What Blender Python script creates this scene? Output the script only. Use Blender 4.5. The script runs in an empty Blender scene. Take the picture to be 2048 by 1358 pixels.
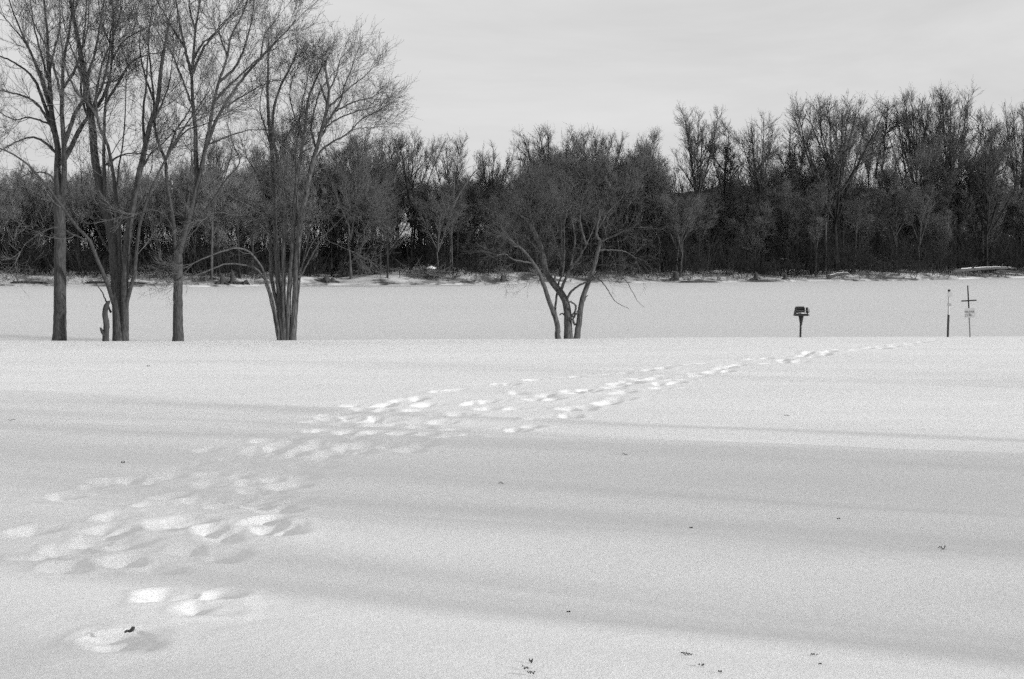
import bpy, math, random
import numpy as np
from mathutils import Vector

# ------------------------------------------------------------------ camera, world, sun, exposure
S = bpy.context.scene
COL = S.collection
F = 2844.0            # focal length in pixels of a 2048 px wide frame (50 mm lens)
PITCH = math.atan(184.0 / F)
CAMZ = 1.6
cam_d = bpy.data.cameras.new('camera'); cam_d.lens = 50.0; cam_d.sensor_width = 36.0
cam_d.clip_start = 0.1; cam_d.clip_end = 6000.0
cam = bpy.data.objects.new('camera', cam_d); COL.objects.link(cam)
cam.location = (0, 0, CAMZ); cam.rotation_euler = (math.pi / 2 - PITCH, 0, 0)
S.camera = cam
S.render.resolution_x = 1024; S.render.resolution_y = 679

SUN_EL = math.radians(13.0); SUN_AZ = math.radians(25.0)     # low, to the right and a little behind
sun_vec = Vector((math.cos(SUN_AZ) * math.cos(SUN_EL), -math.sin(SUN_AZ) * math.cos(SUN_EL), math.sin(SUN_EL)))
W = bpy.data.worlds.new('World'); S.world = W; W.use_nodes = True
nt = W.node_tree; nt.nodes.clear()
def N(tree, typ, **kw):
    n = tree.nodes.new(typ)
    for k, v in kw.items(): setattr(n, k, v)
    return n
sky = N(nt, 'ShaderNodeTexSky', sky_type='NISHITA', sun_disc=False)
sky.sun_elevation = SUN_EL; sky.sun_rotation = math.atan2(sun_vec.x, sun_vec.y)
sky.air_density = 1.0; sky.dust_density = 2.0
bw = N(nt, 'ShaderNodeRGBToBW'); nt.links.new(sky.outputs[0], bw.inputs[0])
tc = N(nt, 'ShaderNodeTexCoord')
mp = N(nt, 'ShaderNodeMapping'); mp.inputs['Scale'].default_value = (1.6, 1.6, 7.0)
nt.links.new(tc.outputs['Generated'], mp.inputs[0])
nz = N(nt, 'ShaderNodeTexNoise'); nz.inputs['Scale'].default_value = 2.2; nz.inputs['Detail'].default_value = 7.0
nz.inputs['Roughness'].default_value = 0.6; nz.inputs['Distortion'].default_value = 0.4
nt.links.new(mp.outputs[0], nz.inputs['Vector'])
cr = N(nt, 'ShaderNodeMapRange'); cr.inputs['From Min'].default_value = 0.3; cr.inputs['From Max'].default_value = 0.7
cr.inputs['To Min'].default_value = 6.5; cr.inputs['To Max'].default_value = 7.9
nt.links.new(nz.outputs['Fac'], cr.inputs['Value'])
mx = N(nt, 'ShaderNodeMix', data_type='FLOAT'); mx.inputs['Factor'].default_value = 0.93
nt.links.new(bw.outputs[0], mx.inputs['A']); nt.links.new(cr.outputs[0], mx.inputs['B'])
bg = N(nt, 'ShaderNodeBackground'); bg.inputs['Strength'].default_value = 0.1
nt.links.new(mx.outputs[0], bg.inputs['Color'])
wo = N(nt, 'ShaderNodeOutputWorld'); nt.links.new(bg.outputs[0], wo.inputs[0])

sd = bpy.data.lights.new('sun', 'SUN'); sd.energy = 3.7; sd.angle = math.radians(1.7); sd.color = (1.0, 1.0, 1.0)
sun = bpy.data.objects.new('sun', sd); COL.objects.link(sun)
sun.rotation_euler = (-sun_vec).to_track_quat('-Z', 'Y').to_euler()
vs = S.view_settings; vs.view_transform = 'Standard'; vs.look = 'None'; vs.gamma = 1.0; vs.exposure = 0.0; vs.use_curve_mapping = False

# no denoiser: it smears fine twigs; the natural sampling noise reads like the grain of the film
S.cycles.use_denoising = False
S.cycles.use_adaptive_sampling = True; S.cycles.adaptive_threshold = 0.10; S.cycles.adaptive_min_samples = 20
S.cycles.sample_clamp_indirect = 1.0; S.cycles.sample_clamp_direct = 3.0

rng = np.random.default_rng(11)
random.seed(5)
TAU = 2 * math.pi

# ------------------------------------------------------------------ helpers
def ray(px, py, Y):
    """world point at forward distance Y seen at pixel (px, py) of the 2048 px frame"""
    u = (px - 1024.0) / F; v = (679.0 - py) / F
    dy = math.cos(PITCH) + v * math.sin(PITCH); dz = -math.sin(PITCH) + v * math.cos(PITCH)
    return np.array([u * Y / dy, Y, CAMZ + dz * Y / dy])
def tag(o, label=None, cat=None, group=None, kind=None):
    if label: o['label'] = label
    if cat: o['category'] = cat
    if group: o['group'] = group
    if kind: o['kind'] = kind
    return o
def empty(name, loc, label=None, cat=None, group=None):
    o = bpy.data.objects.new(name, None); COL.objects.link(o); o.location = loc
    o.empty_display_size = 0.3
    return tag(o, label, cat, group)
def mesh_np(name, verts, faces, mat, parent=None, smooth=True):
    """faces: list of int arrays [M, k]"""
    me = bpy.data.meshes.new(name)
    verts = np.asarray(verts, dtype=np.float32)
    me.vertices.add(len(verts)); me.vertices.foreach_set('co', verts.ravel())
    loops = np.concatenate([f.ravel() for f in faces]).astype(np.int32)
    tot = np.concatenate([np.full(len(f), f.shape[1]) for f in faces]).astype(np.int32)
    start = np.concatenate([[0], np.cumsum(tot)[:-1]]).astype(np.int32)
    me.loops.add(len(loops)); me.loops.foreach_set('vertex_index', loops)
    me.polygons.add(len(tot)); me.polygons.foreach_set('loop_start', start); me.polygons.foreach_set('loop_total', tot)
    me.polygons.foreach_set('use_smooth', np.full(len(tot), smooth))
    me.update(calc_edges=True); me.validate()
    me.materials.append(mat)
    o = bpy.data.objects.new(name, me); COL.objects.link(o)
    if parent is not None: o.parent = parent
    return o
class Geo:
    def __init__(s): s.v = []; s.f = []; s.n = 0
    def add(s, v, f):
        s.v.append(np.asarray(v, float)); s.f.append(np.asarray(f) + s.n); s.n += len(v)
    def tubes(s, P, R, n, bumpy=0.0):
        P = np.asarray(P, float); R = np.asarray(R, float)
        if P.ndim == 2: P = P[None]; R = R[None]
        Nn, K, _ = P.shape
        if Nn == 0: return
        T = np.gradient(P, axis=1); T /= np.linalg.norm(T, axis=2, keepdims=True) + 1e-9
        d = P[:, -1] - P[:, 0]
        ref = np.where((np.abs(d[:, 2]) > 0.7 * np.linalg.norm(d, axis=1))[:, None], [1.0, 0.17, 0], [0.1, 0.05, 1.0])[:, None, :]
        U = ref - (ref * T).sum(2, keepdims=True) * T; U /= np.linalg.norm(U, axis=2, keepdims=True) + 1e-9
        V = np.cross(T, U)
        a = np.arange(n) * TAU / n
        rr = R[:, :, None, None]
        if bumpy:
            ph = rng.uniform(0, TAU, (Nn, 1, 4)); k = np.arange(K)[None, :]
            b = 1 + bumpy * (np.sin(3 * a[None, None, :] + ph[:, :, 0:1] + 0.5 * k[:, :, None]) + 0.7 * np.sin(5 * a[None, None, :] + ph[:, :, 1:2] - 0.9 * k[:, :, None]) + 0.6 * rng.normal(size=(Nn, K, n)))
            rr = rr * b[..., None]
        X = P[:, :, None, :] + rr * (np.cos(a)[None, None, :, None] * U[:, :, None, :] + np.sin(a)[None, None, :, None] * V[:, :, None, :])
        i = np.arange(Nn)[:, None, None] * K * n; k = np.arange(K - 1)[None, :, None] * n; j = np.arange(n)[None, None, :]; j2 = (j + 1) % n
        Fq = np.stack([i + k + j, i + k + j2, i + k + n + j2, i + k + n + j], -1).reshape(-1, 4)
        s.add(X.reshape(-1, 3), Fq)
    def box(s, c, h, rot=0.0, taper=(1, 1), shear=(0, 0)):
        """centre c, half sizes h, taper scales the top"""
        cx, cy, cz = c; v = []
        for z in (-1, 1):
            tx, ty = (taper if z > 0 else (1, 1))
            for x, y in ((-1, -1), (1, -1), (1, 1), (-1, 1)):
                X = x * h[0] * tx + (shear[0] if z > 0 else 0); Yy = y * h[1] * ty + (shear[1] if z > 0 else 0)
                v.append((cx + X * math.cos(rot) - Yy * math.sin(rot), cy + X * math.sin(rot) + Yy * math.cos(rot), cz + z * h[2]))
        s.add(v, [(0, 3, 2, 1), (4, 5, 6, 7), (0, 1, 5, 4), (1, 2, 6, 5), (2, 3, 7, 6), (3, 0, 4, 7)])
    def build(s, name, mat, parent=None, smooth=True):
        return mesh_np(name, np.concatenate(s.v), [np.concatenate(s.f)], mat, parent, smooth)

def resample(pts, K):
    """Catmull-Rom through pts, K points even in arc length (pts [n, d])"""
    p = np.asarray(pts, float)
    q = np.vstack([2 * p[0] - p[1], p, 2 * p[-1] - p[-2]]); out = []
    for i in range(1, len(q) - 2):
        t = np.linspace(0, 1, 9)[:-1, None]
        out.append(0.5 * ((2 * q[i]) + (-q[i - 1] + q[i + 1]) * t + (2 * q[i - 1] - 5 * q[i] + 4 * q[i + 1] - q[i + 2]) * t ** 2 + (-q[i - 1] + 3 * q[i] - 3 * q[i + 1] + q[i + 2]) * t ** 3))
    out = np.vstack(out + [p[-1:]])
    L = np.concatenate([[0], np.cumsum(np.linalg.norm(np.diff(out[:, :3], axis=0), axis=1))])
    s = np.linspace(0, L[-1], K)
    return np.stack([np.interp(s, L, out[:, c]) for c in range(out.shape[1])], 1), L[-1]

def spawn(P, R, idx, t, length, ang, K, trop, gnarl, r0=None, r1=0.004, rfrac=0.5, dirbias=None):
    """children of parents P [N,K0,3] at parameters t along parents idx"""
    K0 = P.shape[1]; f = t * (K0 - 1); a = np.clip(f.astype(int), 0, K0 - 2); w = (f - a)[:, None]
    A = P[idx, a]; B = P[idx, a + 1]; base = A * (1 - w) + B * w
    pr = R[idx, a] * (1 - w[:, 0]) + R[idx, a + 1] * w[:, 0]
    T = B - A; T /= np.linalg.norm(T, axis=1, keepdims=True) + 1e-9
    q = rng.normal(size=T.shape); q -= (q * T).sum(1, keepdims=True) * T; q /= np.linalg.norm(q, axis=1, keepdims=True) + 1e-9
    if dirbias is not None:
        q += dirbias; q -= (q * T).sum(1, keepdims=True) * T; q /= np.linalg.norm(q, axis=1, keepdims=True) + 1e-9
    d = np.cos(ang)[:, None] * T + np.sin(ang)[:, None] * q
    out = np.zeros((len(idx), K, 3)); out[:, 0] = base
    st = (length / (K - 1))[:, None]
    drift = rng.normal(size=d.shape) * gnarl
    tv = np.asarray(trop, float)
    if tv.ndim == 0: tv = np.array([0, 0, float(tv)])
    for k in range(1, K):
        out[:, k] = out[:, k - 1] + d * st
        d = d + tv / K + rng.normal(size=d.shape) * gnarl + drift * 0.4
        d /= np.linalg.norm(d, axis=1, keepdims=True)
    if r0 is None: r0 = np.maximum(pr * rfrac * rng.uniform(0.75, 1.1, len(idx)), r1 * 1.3)
    rr = r0[:, None] * (1 - np.linspace(0, 1, K)[None, :] ** 0.9) + r1 * np.linspace(0, 1, K)[None, :]
    return out, np.maximum(rr, r1 * 0.9)

# ------------------------------------------------------------------ materials (the film is black and white: all neutral greys)
def mat_new(name):
    m = bpy.data.materials.new(name); m.use_nodes = True
    t = m.node_tree; b = t.nodes['Principled BSDF']; return m, t, b
def grey(v): return (v, v, v, 1)
def ramp_noise(t, scale, detail, lo, hi, c0, c1, coord='Object', vscale=(1, 1, 1), rough=0.6):
    tc = N(t, 'ShaderNodeTexCoord'); mp = N(t, 'ShaderNodeMapping'); mp.inputs['Scale'].default_value = vscale
    t.links.new(tc.outputs[coord], mp.inputs[0])
    n = N(t, 'ShaderNodeTexNoise'); n.inputs['Scale'].default_value = scale; n.inputs['Detail'].default_value = detail; n.inputs['Roughness'].default_value = rough
    t.links.new(mp.outputs[0], n.inputs['Vector'])
    r = N(t, 'ShaderNodeValToRGB'); r.color_ramp.elements[0].position = lo; r.color_ramp.elements[1].position = hi
    r.color_ramp.elements[0].color = grey(c0); r.color_ramp.elements[1].color = grey(c1)
    t.links.new(n.outputs['Fac'], r.inputs[0]); return n, r
def bark(name, c0, c1, vs=(9, 9, 1.6), bump=0.5, scale=3.0):
    m, t, b = mat_new(name)
    n, r = ramp_noise(t, scale, 6, 0.3, 0.72, c0, c1, vscale=vs)
    t.links.new(r.outputs[0], b.inputs['Base Color']); b.inputs['Roughness'].default_value = 0.9
    b.inputs['Specular IOR Level'].default_value = 0.15
    if bump:
        bp = N(t, 'ShaderNodeBump'); bp.inputs['Strength'].default_value = bump; bp.inputs['Distance'].default_value = 0.03
        t.links.new(n.outputs['Fac'], bp.inputs['Height']); t.links.new(bp.outputs[0], b.inputs['Normal'])
    return m
M_bark = bark('rough_bark', 0.02, 0.10)
M_barkd = bark('dark_bark', 0.03, 0.085)
M_barkl = bark('smooth_pale_bark', 0.018, 0.15, vs=(7, 7, 1.2))
M_twigd = bark('dull_twig_bark', 0.04, 0.115, vs=(1, 1, 1), bump=0)
M_barkm = bark('grey_bark', 0.02, 0.14, vs=(7, 7, 1.2))
M_twig = bark('twig_bark', 0.07, 0.18, vs=(1, 1, 1), bump=0)
M_twigp = bark('pale_twig_bark', 0.06, 0.16, vs=(1, 1, 1), bump=0)
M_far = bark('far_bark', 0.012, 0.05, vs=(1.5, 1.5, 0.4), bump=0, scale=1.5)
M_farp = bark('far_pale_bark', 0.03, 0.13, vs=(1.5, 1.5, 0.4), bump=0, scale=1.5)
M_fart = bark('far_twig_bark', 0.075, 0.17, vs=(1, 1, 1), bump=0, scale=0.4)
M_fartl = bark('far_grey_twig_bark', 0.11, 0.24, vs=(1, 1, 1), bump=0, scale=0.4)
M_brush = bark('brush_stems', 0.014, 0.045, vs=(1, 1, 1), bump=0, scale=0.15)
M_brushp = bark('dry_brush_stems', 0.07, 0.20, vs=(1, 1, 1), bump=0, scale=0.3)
M_log = bark('weathered_wood', 0.03, 0.14, vs=(2, 2, 2), bump=0.4)
M_dlog = bark('wet_dark_wood', 0.02, 0.09, vs=(4, 4, 4), bump=0.4)

def snow_mat(name, lo, hi, streak=(0.25, 1.0, 1.0), grain=True, patches=None):
    m, t, b = mat_new(name)
    b.inputs['Roughness'].default_value = 0.75; b.inputs['Specular IOR Level'].default_value = 0.2
    n, r = ramp_noise(t, 0.5, 5, 0.35, 0.68, lo, hi, vscale=streak)
    col = r.outputs[0]
    tc = N(t, 'ShaderNodeTexCoord')
    if grain:      # loose snow crystals: fine albedo speckle plus bump
        g = N(t, 'ShaderNodeTexNoise'); g.inputs['Scale'].default_value = 95.0; g.inputs['Detail'].default_value = 3.0; g.inputs['Roughness'].default_value = 0.8
        t.links.new(tc.outputs['Object'], g.inputs['Vector'])
        g2 = N(t, 'ShaderNodeTexNoise'); g2.inputs['Scale'].default_value = 9.0; g2.inputs['Detail'].default_value = 6.0; g2.inputs['Roughness'].default_value = 0.75
        t.links.new(tc.outputs['Object'], g2.inputs['Vector'])
        bp = N(t, 'ShaderNodeBump'); bp.inputs['Strength'].default_value = 0.55; bp.inputs['Distance'].default_value = 0.012
        bp2 = N(t, 'ShaderNodeBump'); bp2.inputs['Strength'].default_value = 0.5; bp2.inputs['Distance'].default_value = 0.03
        t.links.new(g.outputs['Fac'], bp.inputs['Height']); t.links.new(g2.outputs['Fac'], bp2.inputs['Height'])
        t.links.new(bp2.outputs[0], bp.inputs['Normal']); t.links.new(bp.outputs[0], b.inputs['Normal'])
        g3 = N(t, 'ShaderNodeTexNoise'); g3.inputs['Scale'].default_value = 42.0; g3.inputs['Detail'].default_value = 4.0; g3.inputs['Roughness'].default_value = 0.9
        t.links.new(tc.outputs['Object'], g3.inputs['Vector'])
        mr = N(t, 'ShaderNodeMapRange'); mr.inputs['From Min'].default_value = 0.3; mr.inputs['From Max'].default_value = 0.7; mr.inputs['To Min'].default_value = 0.86; mr.inputs['To Max'].default_value = 1.09
        t.links.new(g3.outputs['Fac'], mr.inputs['Value'])
        sc_ = N(t, 'ShaderNodeVectorMath', operation='SCALE'); t.links.new(col, sc_.inputs[0]); t.links.new(mr.outputs[0], sc_.inputs['Scale']); col = sc_.outputs[0]
    if patches:
        sc, plo, phi, dark, vsc = patches
        n2, r2 = ramp_noise(t, sc, 8, plo, phi, 0, 1, vscale=vsc, rough=0.7)
        mix = N(t, 'ShaderNodeMix', data_type='RGBA'); t.links.new(r2.outputs[0], mix.inputs['Factor'])
        mix.inputs['A'].default_value = grey(dark); t.links.new(col, mix.inputs['B']); col = mix.outputs['Result']
    t.links.new(col, b.inputs['Base Color'])
    return m
M_snow = snow_mat('snow', 0.795, 0.85)
M_lake = snow_mat('lake_snow', 0.625, 0.665, streak=(0.02, 0.06, 1))
M_shore = snow_mat('shore_snow_and_litter', 0.52, 0.72, grain=False, patches=(0.55, 0.42, 0.56, 0.07, (0.5, 0.5, 1.0)))
M_floor = snow_mat('leaf_litter_with_snow', 0.5, 0.7, grain=False, patches=(0.35, 0.56, 0.70, 0.035, (1.0, 1.0, 1.0)))
M_snowcap = snow_mat('snow_cap', 0.8, 0.86, grain=False)
def flat_mat(name, v, rough=0.7, metal=0.0, var=0.25, scale=25):
    m, t, b = mat_new(name)
    n, r = ramp_noise(t, scale, 5, 0.3, 0.7, v * (1 - var), min(v * (1 + var), 0.95))
    t.links.new(r.outputs[0], b.inputs['Base Color']); b.inputs['Roughness'].default_value = rough; b.inputs['Metallic'].default_value = metal
    return m
M_iron = flat_mat('sooty_iron', 0.02, 0.6, 0.4)
M_steel = flat_mat('grey_galvanised_steel', 0.22, 0.5, 0.5)
M_whitep = flat_mat('white_paint', 0.42, 0.5, var=0.04)
M_sign = flat_mat('white_sign_face', 0.38, 0.5, var=0.05)
M_ink = flat_mat('dark_lettering', 0.10, 0.6)
M_inkp = flat_mat('faded_print', 0.28, 0.6, var=0.1)
M_postd = flat_mat('dark_painted_post', 0.035, 0.7)

# ------------------------------------------------------------------ near ground (sloping snow field with footprints)
LAKE_Z = CAMZ - 4.0
def sstep(a, b, x):
    t = np.clip((x - a) / (b - a), 0, 1); return t * t * (3 - 2 * t)
_wr = np.random.default_rng(3)
WAVES = [(_wr.uniform(0.1, 0.45) * s, _wr.uniform(0.5, 1.6) * s, _wr.uniform(0, TAU), am) for s, am in ((0.45, 0.022), (0.6, 0.018), (0.9, 0.012), (1.3, 0.008), (1.8, 0.006), (2.6, 0.0035), (3.7, 0.0022), (5.0, 0.0012)) for _ in range(2)]
def zg(x, Y):
    x = np.asarray(x, float); Y = np.asarray(Y, float)
    z = -0.0342 * Y
    z = z - 0.30 * 0.45 * np.logaddexp(0, (Y - 52.9) / 0.45)
    z = z + 0.15 * sstep(-12, 17, x) * sstep(22, 50, Y)
    wv = 0
    for kx, ky, ph, am in WAVES:
        wv = wv + 1.9 * am * np.sin(kx * x + ky * Y + ph + 1.3 * np.sin(0.23 * kx * x + 0.31 * ky * Y + ph * 2))
    z = z + wv * (1 - 0.75 * sstep(35, 50, Y))
    return np.maximum(z, LAKE_Z - 0.5)
def ground_at(px, py):
    lo, hi = 3.0, 60.0
    u = ray(px, py, 1.0) - np.array([0, 0, CAMZ])
    Y = np.linspace(3, 58, 2200); x = u[0] * Y; z = CAMZ + u[2] * Y
    k = np.argmax(z <= zg(x, Y)); 
    if k == 0: k = len(Y) - 1
    return np.array([x[k], Y[k], float(zg(x[k], Y[k]))])
prints_px = [(225,1290),(322,1190),(398,1215),(368,1100),(118,1100),(128,1136),(222,1034),(226,1062),(372,1042),(436,1072),(532,1052),(512,1012),
 (122,994),(183,972),(305,960),(338,952),(362,938),(342,992),(332,1009),(414,1001),(440,1016),(422,950),(420,968),(492,966),(502,981),(570,972),(552,1020),
 (480,931),(512,916),(618,926),(526,882),(590,876),(622,862),(642,914),(668,908),(708,874),(745,864),(762,892),(722,891),(690,824),(722,818),(655,838),
 (566,912),(460,915),(575,1000),(300,1010),(410,898),(640,882),(700,838)]
paths = [[(760,812),(860,786),(1000,770),(1150,754),(1300,740),(1500,719),(1700,700),(1850,683)],
         [(780,838),(900,832),(980,818),(1080,800),(1240,772),(1400,746),(1600,718),(1760,693),(1880,681)],
         [(810,892),(870,882),(960,866),(1050,850),(1150,820),(1240,789),(1350,761),(1450,738),(1580,722)],
         [(850,805),(960,808),(1050,785),(1140,788),(1240,768),(1330,752)]]
pr = []
for p in prints_px:
    g = ground_at(*p); pr.append((g[0], g[1]))
for pa in paths:
    W_ = np.array([ground_at(*p)[:2] for p in pa])
    Q, L = resample(np.c_[W_, np.zeros(len(W_))], max(int(np.linalg.norm(np.diff(W_, axis=0), axis=1).sum() / 0.62), 4))
    for i, q in enumerate(Q):
        pr.append((q[0] + rng.normal() * 0.10, q[1] + (0.14 if i % 2 else -0.14) + rng.normal() * 0.12))
for (px, py) in [(560,945),(600,930),(650,930),(585,905),(620,895),(665,880),(690,865),(735,845),(775,850),(800,868),(760,820),(715,900),(690,900),(545,895),(500,900),(455,935),(395,925),(470,1000),(520,1000),(545,985),(610,950),(835,855),(880,845),(830,820),(800,800),(750,838),(850,870),(900,860),(655,905),(330,1050),(180,1080),(70,1115),(60,1060),(235,1125),(300,1140),(440,1110),(130,1100),(250,1085),(430,1190),(210,1275),(200,1060),(415,1060),(545,960),(530,1040),(560,1060),(390,1000),(270,965),(205,965),(250,960),(430,935),(480,915),(540,905),(510,900),(585,880),(560,885),(640,860),(680,850),(620,845),(660,830),(690,835),(730,830),(705,812),(770,830),(750,850),(720,870),(690,895),(740,885),(790,885),(820,880),(850,888),(640,930),(600,955),(570,945),(480,950)]:
    g = ground_at(px, py); pr.append((g[0], g[1]))
pr = np.array(pr)
us = np.concatenate([-np.geomspace(20, 0.47, 90)[:-1], np.linspace(-0.46, 0.46, 760), np.geomspace(0.47, 20, 90)[1:]])
ys = np.concatenate([np.linspace(-90, 4.0, 95)[:-1], np.geomspace(4.0, 56.5, 1150), np.linspace(56.6, 70, 12)])
UU, YY = np.meshgrid(us, ys)
XX = UU * (0.9 * np.maximum(YY, 0) + 3.0)
ZZ = zg(XX, YY)
DD = np.zeros_like(ZZ); RR = np.zeros_like(ZZ)
for (fx, fy) in pr:                                     # press every footprint into the sheet
    sx = random.uniform(0.055, 0.075); sy = random.uniform(0.11, 0.16); dp = random.uniform(0.04, 0.065)
    th = random.gauss(-0.02 - 0.45 * min(max((fy - 16) / 10, 0), 1), 0.22)
    if fy > 18: sy *= 1.15; sx *= 1.15
    if fy < 9: sy *= 0.85
    r0 = np.searchsorted(ys, fy - 0.9); r1 = np.searchsorted(ys, fy + 0.9)
    X = XX[r0:r1] - fx; Yv = YY[r0:r1] - fy
    ca, sa = math.cos(th), math.sin(th); k1, k2, k3 = (random.uniform(0, TAU) for _ in range(3))
    a = (X * ca + Yv * sa) / sx; b = (-X * sa + Yv * ca) / sy
    a = np.where(a > 0, a * 0.62, a); an = np.arctan2(b, a); r2 = np.sqrt(a * a + b * b) * (1 + 0.10 * np.sin(2 * an + k1) + 0.08 * np.sin(3 * an + k2) + 0.05 * np.sin(5 * an + k3))
    DD[r0:r1] = np.minimum(DD[r0:r1], -dp * np.exp(-(r2 / 1.3) ** 2.1) * (1 + 0.25 * np.sin(7 * X / 0.3 + k1) * np.sin(5 * Yv / 0.3 + k2)))
    RR[r0:r1] = np.maximum(RR[r0:r1], 0.13 * dp * np.exp(-((r2 - 2.2) / 0.55) ** 2))
ZZ += DD + RR * (DD > -0.012)
# trampled, kicked-up snow along the trail
band = np.zeros_like(ZZ)
for (fx, fy) in pr[::2]:
    r0 = np.searchsorted(ys, fy - 1.6); r1 = np.searchsorted(ys, fy + 1.6)
    band[r0:r1] = np.maximum(band[r0:r1], np.exp(-(((XX[r0:r1] - fx) / 0.45) ** 2 + ((YY[r0:r1] - fy) / 0.7) ** 2)))
lump = np.zeros_like(ZZ)
_l = np.random.default_rng(44)
for k in range(16):
    q = _l.uniform(6, 26); an = _l.uniform(0, TAU); lump += np.sin(q * math.cos(an) * XX + q * 0.7 * math.sin(an) * YY + _l.uniform(0, TAU) + 1.5 * np.sin(0.4 * q * XX * math.sin(an) + 0.3 * q * YY)) * (8 / q)
ZZ += band * lump * 0.0032
# scattered shallow dents and wind ripples over the open snow
rip = np.zeros_like(ZZ)
for k in range(12):
    q = _l.uniform(2.5, 9); an = _l.normal() * 0.35; rip += np.sin(q * (0.25 * math.sin(an) * XX + math.cos(an) * YY) + _l.uniform(0, TAU) + 1.8 * np.sin(0.5 * XX + 0.35 * YY + k)) * (3 / q)
ZZ += rip * 0.0016 * (1 - sstep(30, 52, YY))
nr, nc = XX.shape
ii, jj = np.meshgrid(np.arange(nr - 1), np.arange(nc - 1), indexing='ij'); b0 = (ii * nc + jj).ravel()
o = mesh_np('snowy_ground', np.stack([XX, YY, ZZ], -1).reshape(-1, 3), [np.stack([b0, b0 + 1, b0 + nc + 1, b0 + nc], -1)], M_snow)
tag(o, kind='structure')

# ------------------------------------------------------------------ frozen lake
xs = np.concatenate([[-3000, -1200], np.linspace(-400, 400, 41), [1200, 3000]]); yl = np.concatenate([[-2500, -400], np.linspace(40, 400, 41), [1200, 4500]])
LX, LY = np.meshgrid(xs, yl); nr, nc = LX.shape
ii, jj = np.meshgrid(np.arange(nr - 1), np.arange(nc - 1), indexing='ij'); b0 = (ii * nc + jj).ravel()
o = mesh_np('frozen_lake', np.stack([LX, LY, np.full_like(LX, LAKE_Z)], -1).reshape(-1, 3), [np.stack([b0, b0 + 1, b0 + nc + 1, b0 + nc], -1)], M_lake)
tag(o, kind='structure')

# ------------------------------------------------------------------ far shore
def shore_Y(x):
    x = np.asarray(x, float)
    return 155.5 + 0.30 * x + 0.0025 * x * x * (np.abs(x) < 120) + 36.0 * (np.abs(x) >= 120) + 2.2 * np.sin(x * 0.09 + 1) + 1.1 * np.sin(x * 0.23) + 0.5 * np.sin(x * 0.71 + 2)
_sr = np.random.default_rng(8)
SW = [(_sr.uniform(-1, 1) * s, _sr.uniform(-1, 1) * s, _sr.uniform(0, TAU), a) for s, a in ((0.15, 0.5), (0.3, 0.35), (0.6, 0.22), (1.2, 0.12), (2.2, 0.07)) for _ in range(3)]
def zf(x, Y):
    x = np.asarray(x, float); Y = np.asarray(Y, float)
    s = Y - shore_Y(x)
    nzv = 0
    for kx, ky, ph, am in SW: nzv = nzv + am * np.sin(kx * x + ky * Y + ph)
    z = -0.8 + 1.0 * sstep(-2.5, 0.2, s) + (0.45 + 0.35 * nzv) * sstep(0.0, 4.5, s) + 0.5 * sstep(3, 20, s)
    hill = sstep(-28, 32, x - 0.12 * (Y - 190)) * 11.5 + 1.0
    z = z + hill * sstep(9, 62, s) + 0.5 * nzv * sstep(6, 30, s)
    z = z - 1.5 * sstep(70, 160, s)
    return LAKE_Z + z
fxs = np.concatenate([np.linspace(-900, -115, 40)[:-1], np.linspace(-115, 130, 420), np.linspace(130, 1000, 40)[1:]])
fss = np.concatenate([np.linspace(-6, 12, 60), np.linspace(12.6, 80, 60), np.linspace(85, 900, 30)])
FX, FS = np.meshgrid(fxs, fss); FY = FS + shore_Y(FX); FZ = zf(FX, FY)
nr, nc = FX.shape
ii, jj = np.meshgrid(np.arange(58), np.arange(nc - 1), indexing='ij'); b0 = (ii * nc + jj).ravel()
FV = np.stack([FX, FY, FZ], -1)
i2, j2_ = np.meshgrid(np.arange(nr - 59), np.arange(nc - 1), indexing='ij'); b2 = (i2 * nc + j2_).ravel()
o2 = mesh_np('wooded_slope', FV[58:].reshape(-1, 3), [np.stack([b2, b2 + 1, b2 + nc + 1, b2 + nc], -1)], M_floor); tag(o2, kind='structure')
nr = 59; FX = FX[:59]; FY = FY[:59]; FZ = FZ[:59]
o = mesh_np('far_shore', np.stack([FX, FY, FZ], -1).reshape(-1, 3), [np.stack([b0, b0 + 1, b0 + nc + 1, b0 + nc], -1)], M_shore)
tag(o, kind='structure')

M_ice = snow_mat('thin_snow_on_ice', 0.42, 0.66, streak=(0.15, 2.5, 1), grain=False)
ix = np.linspace(-23.5, -1.5, 60); e = np.sin(np.linspace(0, math.pi, 60)) ** 0.4
iy0 = shore_Y(ix) - 0.3; iy1 = iy0 - 6.0 * e - 0.6 * np.sin(ix * 2.1) * e
v = np.concatenate([np.stack([ix, iy0, np.full(60, LAKE_Z + 0.012)], -1), np.stack([ix, iy1, np.full(60, LAKE_Z + 0.012)], -1)])
k_ = np.arange(59); o = mesh_np('bare_ice', v, [np.stack([k_ + 60, k_ + 61, k_ + 1, k_], -1)], M_ice); tag(o, kind='structure')

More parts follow.
